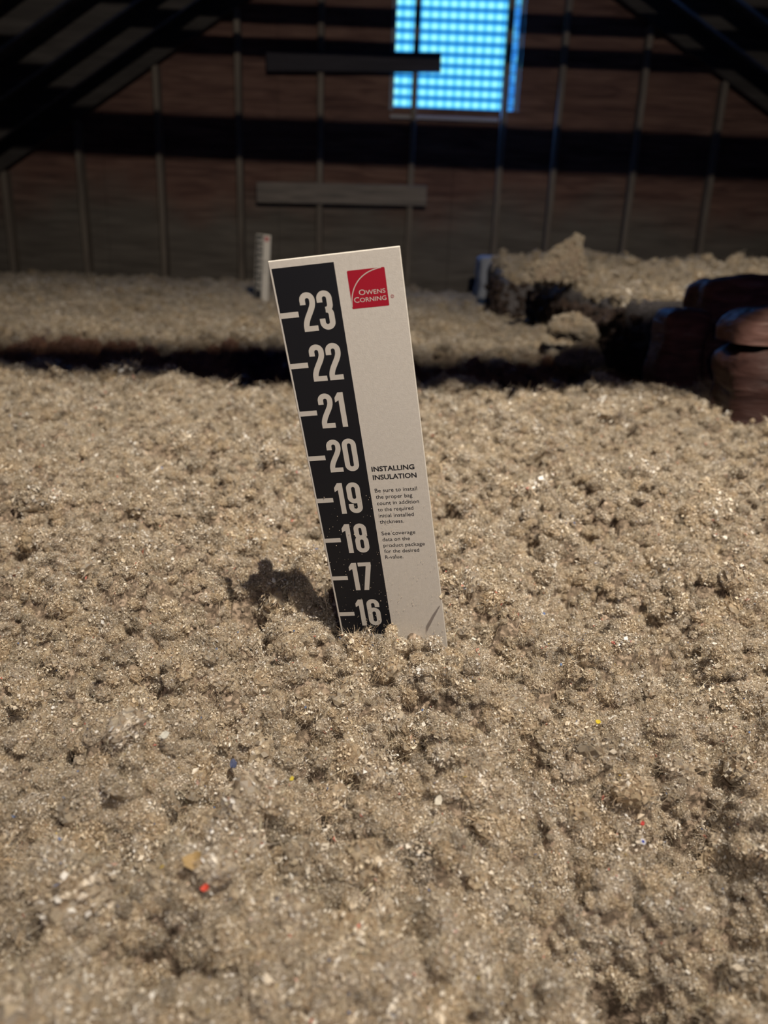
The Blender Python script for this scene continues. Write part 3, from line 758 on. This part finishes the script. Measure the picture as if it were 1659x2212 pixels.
zF = lambda x, y: .66
b3, P3_ = rough_block('insulation_batt', .53, .74, 4.95, 5.25, zF, .39, flat('pale_foam', (.42, .44, .5), .9), .008, nx=24, ny=24, seed=41)
tag(b3, 'small pale bluish block farthest back beside the gable wall', 'insulation batt')

# torn clump standing on the loaded batt
zC = lambda x, y: .62+.12*max(0, (x-.63))/.12*0+ .05*max(0, 1-abs(x-.74)/.1)+.02*math.sin(y*30)
def torn_clump(name, c, pts, mat, label, nfib=900):
    """wedge-shaped torn lump from a lumpy hull"""
    bm = bmesh.new()
    vs = [bm.verts.new(Vector(p)) for p in pts]; bmesh.ops.convex_hull(bm, input=vs)
    for _ in range(3): bmesh.ops.subdivide_edges(bm, edges=bm.edges[:], cuts=1, use_grid_fill=True)
    bmesh.ops.smooth_vert(bm, verts=bm.verts[:], factor=.12, use_axis_x=True, use_axis_y=True, use_axis_z=True)
    P = np.array([v.co[:] for v in bm.verts]); q = P+np.stack([vnoise(P[:, 0]*28+P[:, 2]*17, P[:, 1]*28, k)*.008 for k in (51, 52, 53)], -1)
    for v, w_ in zip(bm.verts, q): v.co = Vector(w_)+Vector(c)
    o = bm_obj(name, bm, mat, smooth=True); tag(o, label, 'insulation clump')
    Q = q[rng.integers(0, len(q), nfib)]+np.array(c)+rng.normal(0, .004, (nfib, 3))
    s = scatter('surface_fibre', Q, .0085*np.exp(rng.normal(0, .3, nfib)), rng.integers(0, 14, nfib), G_fill, None, .9); s.parent = o; s['kind'] = 'stuff'
    return o
cc = at(1200, 580, 2.55)
torn_clump('torn_clump', cc, [(-.085, -.05, -.04), (.085, -.05, -.04), (-.085, .07, -.04), (.085, .07, -.04), (-.045, 0, .02), (.0, .02, .055), (.056, .0, .092), (.068, .03, .085), (.062, -.02, .02)], M_base,
           'upright torn wedge of pale insulation on top of the loaded batt')
cc = at(1235, 700, 1.98)
torn_clump('fallen_clump', cc, [(-.045, -.03, -.02), (.05, -.03, -.03), (-.045, .03, -.02), (.05, .03, -.03), (-.03, 0, .022), (.02, .0, .014), (.045, .0, .002)], M_base,
           'lump of pale fill fallen against the dark side of the batt', 500)
cc = at(1262, 757, 1.93)
torn_clump('fallen_clump', cc, [(-.06, -.04, -.03), (.035, -.04, -.03), (-.06, .04, -.03), (.035, .04, -.03), (-.015, 0, .01), (.02, .0, .022)], M_base,
           'low lump of pale fill where the far bed meets the batt', 500)

# wrapped batts
def wrap_mat(name, d, l, gl):
    m, t, b = nt(name); tc = node(t, 'ShaderNodeTexCoord'); mp = node(t, 'ShaderNodeMapping'); mp.inputs['Scale'].default_value = (3, 3, 14); mp.inputs['Rotation'].default_value = (0, .15, 0)
    lk(t, tc.outputs['Object'], mp.inputs[0]); nz = node(t, 'ShaderNodeTexNoise'); nz.inputs['Scale'].default_value = 4; nz.inputs['Detail'].default_value = 7; nz.inputs['Distortion'].default_value = 1.2; lk(t, mp.outputs[0], nz.inputs[0])
    r_ = ramp(t, nz.outputs['Fac'], [(.3, d), (.6, l), (.85, gl)]); lk(t, r_.outputs[0], b.inputs['Base Color']); b.inputs['Roughness'].default_value = .6; b.inputs['Specular IOR Level'].default_value = .2
    bp = node(t, 'ShaderNodeBump'); bp.inputs['Strength'].default_value = .8; bp.inputs['Distance'].default_value = .008; lk(t, nz.outputs['Fac'], bp.inputs['Height']); lk(t, bp.outputs[0], b.inputs['Normal'])
    return m
M_wrapd = wrap_mat('brown_wrap', (.028, .013, .012), (.055, .026, .022), (.10, .07, .065))
M_wrapm = wrap_mat('red_brown_wrap', (.12, .045, .035), (.26, .11, .09), (.4, .3, .27))
M_wrapp = wrap_mat('pale_brown_wrap', (.06, .028, .024), (.17, .09, .075), (.5, .4, .36))
g3 = 'brown batts stacked at the right edge'
zc1 = lambda x, y: .598-.02*max(0, (x-.75))*2+.006*math.sin(x*30)
b4, P4 = rough_block('insulation_batt', .595, 1.6, 1.50, 1.66, zc1, .30, M_wrapm, .010, nx=50, ny=26, seed=61, rnd=.025)
tag(b4, 'tall dark brown wrapped batt behind the two stacked at the right edge', 'insulation batt', g3)
zc2 = lambda x, y: .533
b5, P5 = rough_block('insulation_batt', .505, .588, 1.44, 1.56, zc2, .30, M_wrapm, .007, nx=24, ny=30, seed=71, rnd=.02)
tag(b5, 'low dark reddish batt end left of the tall brown batt', 'insulation batt', g3)
zc3 = lambda x, y: .500+.004*math.sin(x*25)
b6, P6 = rough_block('insulation_batt', .505, 1.3, 1.10, 1.24, zc3, .382, M_wrapd, .007, nx=50, ny=26, seed=81, rnd=.03)
tag(b6, 'lowest rounded dark batt at the right edge, with frosty torn end', 'insulation batt', g3)
zc4 = lambda x, y: .560+.006*math.sin(x*20+1)
b7, P7 = rough_block('insulation_batt', .500, 1.3, 1.12, 1.25, zc4, .506, M_wrapp, .006, nx=50, ny=26, seed=91, rnd=.028)
tag(b7, 'pale brown rolled batt lying on the lowest one at the right edge', 'insulation batt', g3)
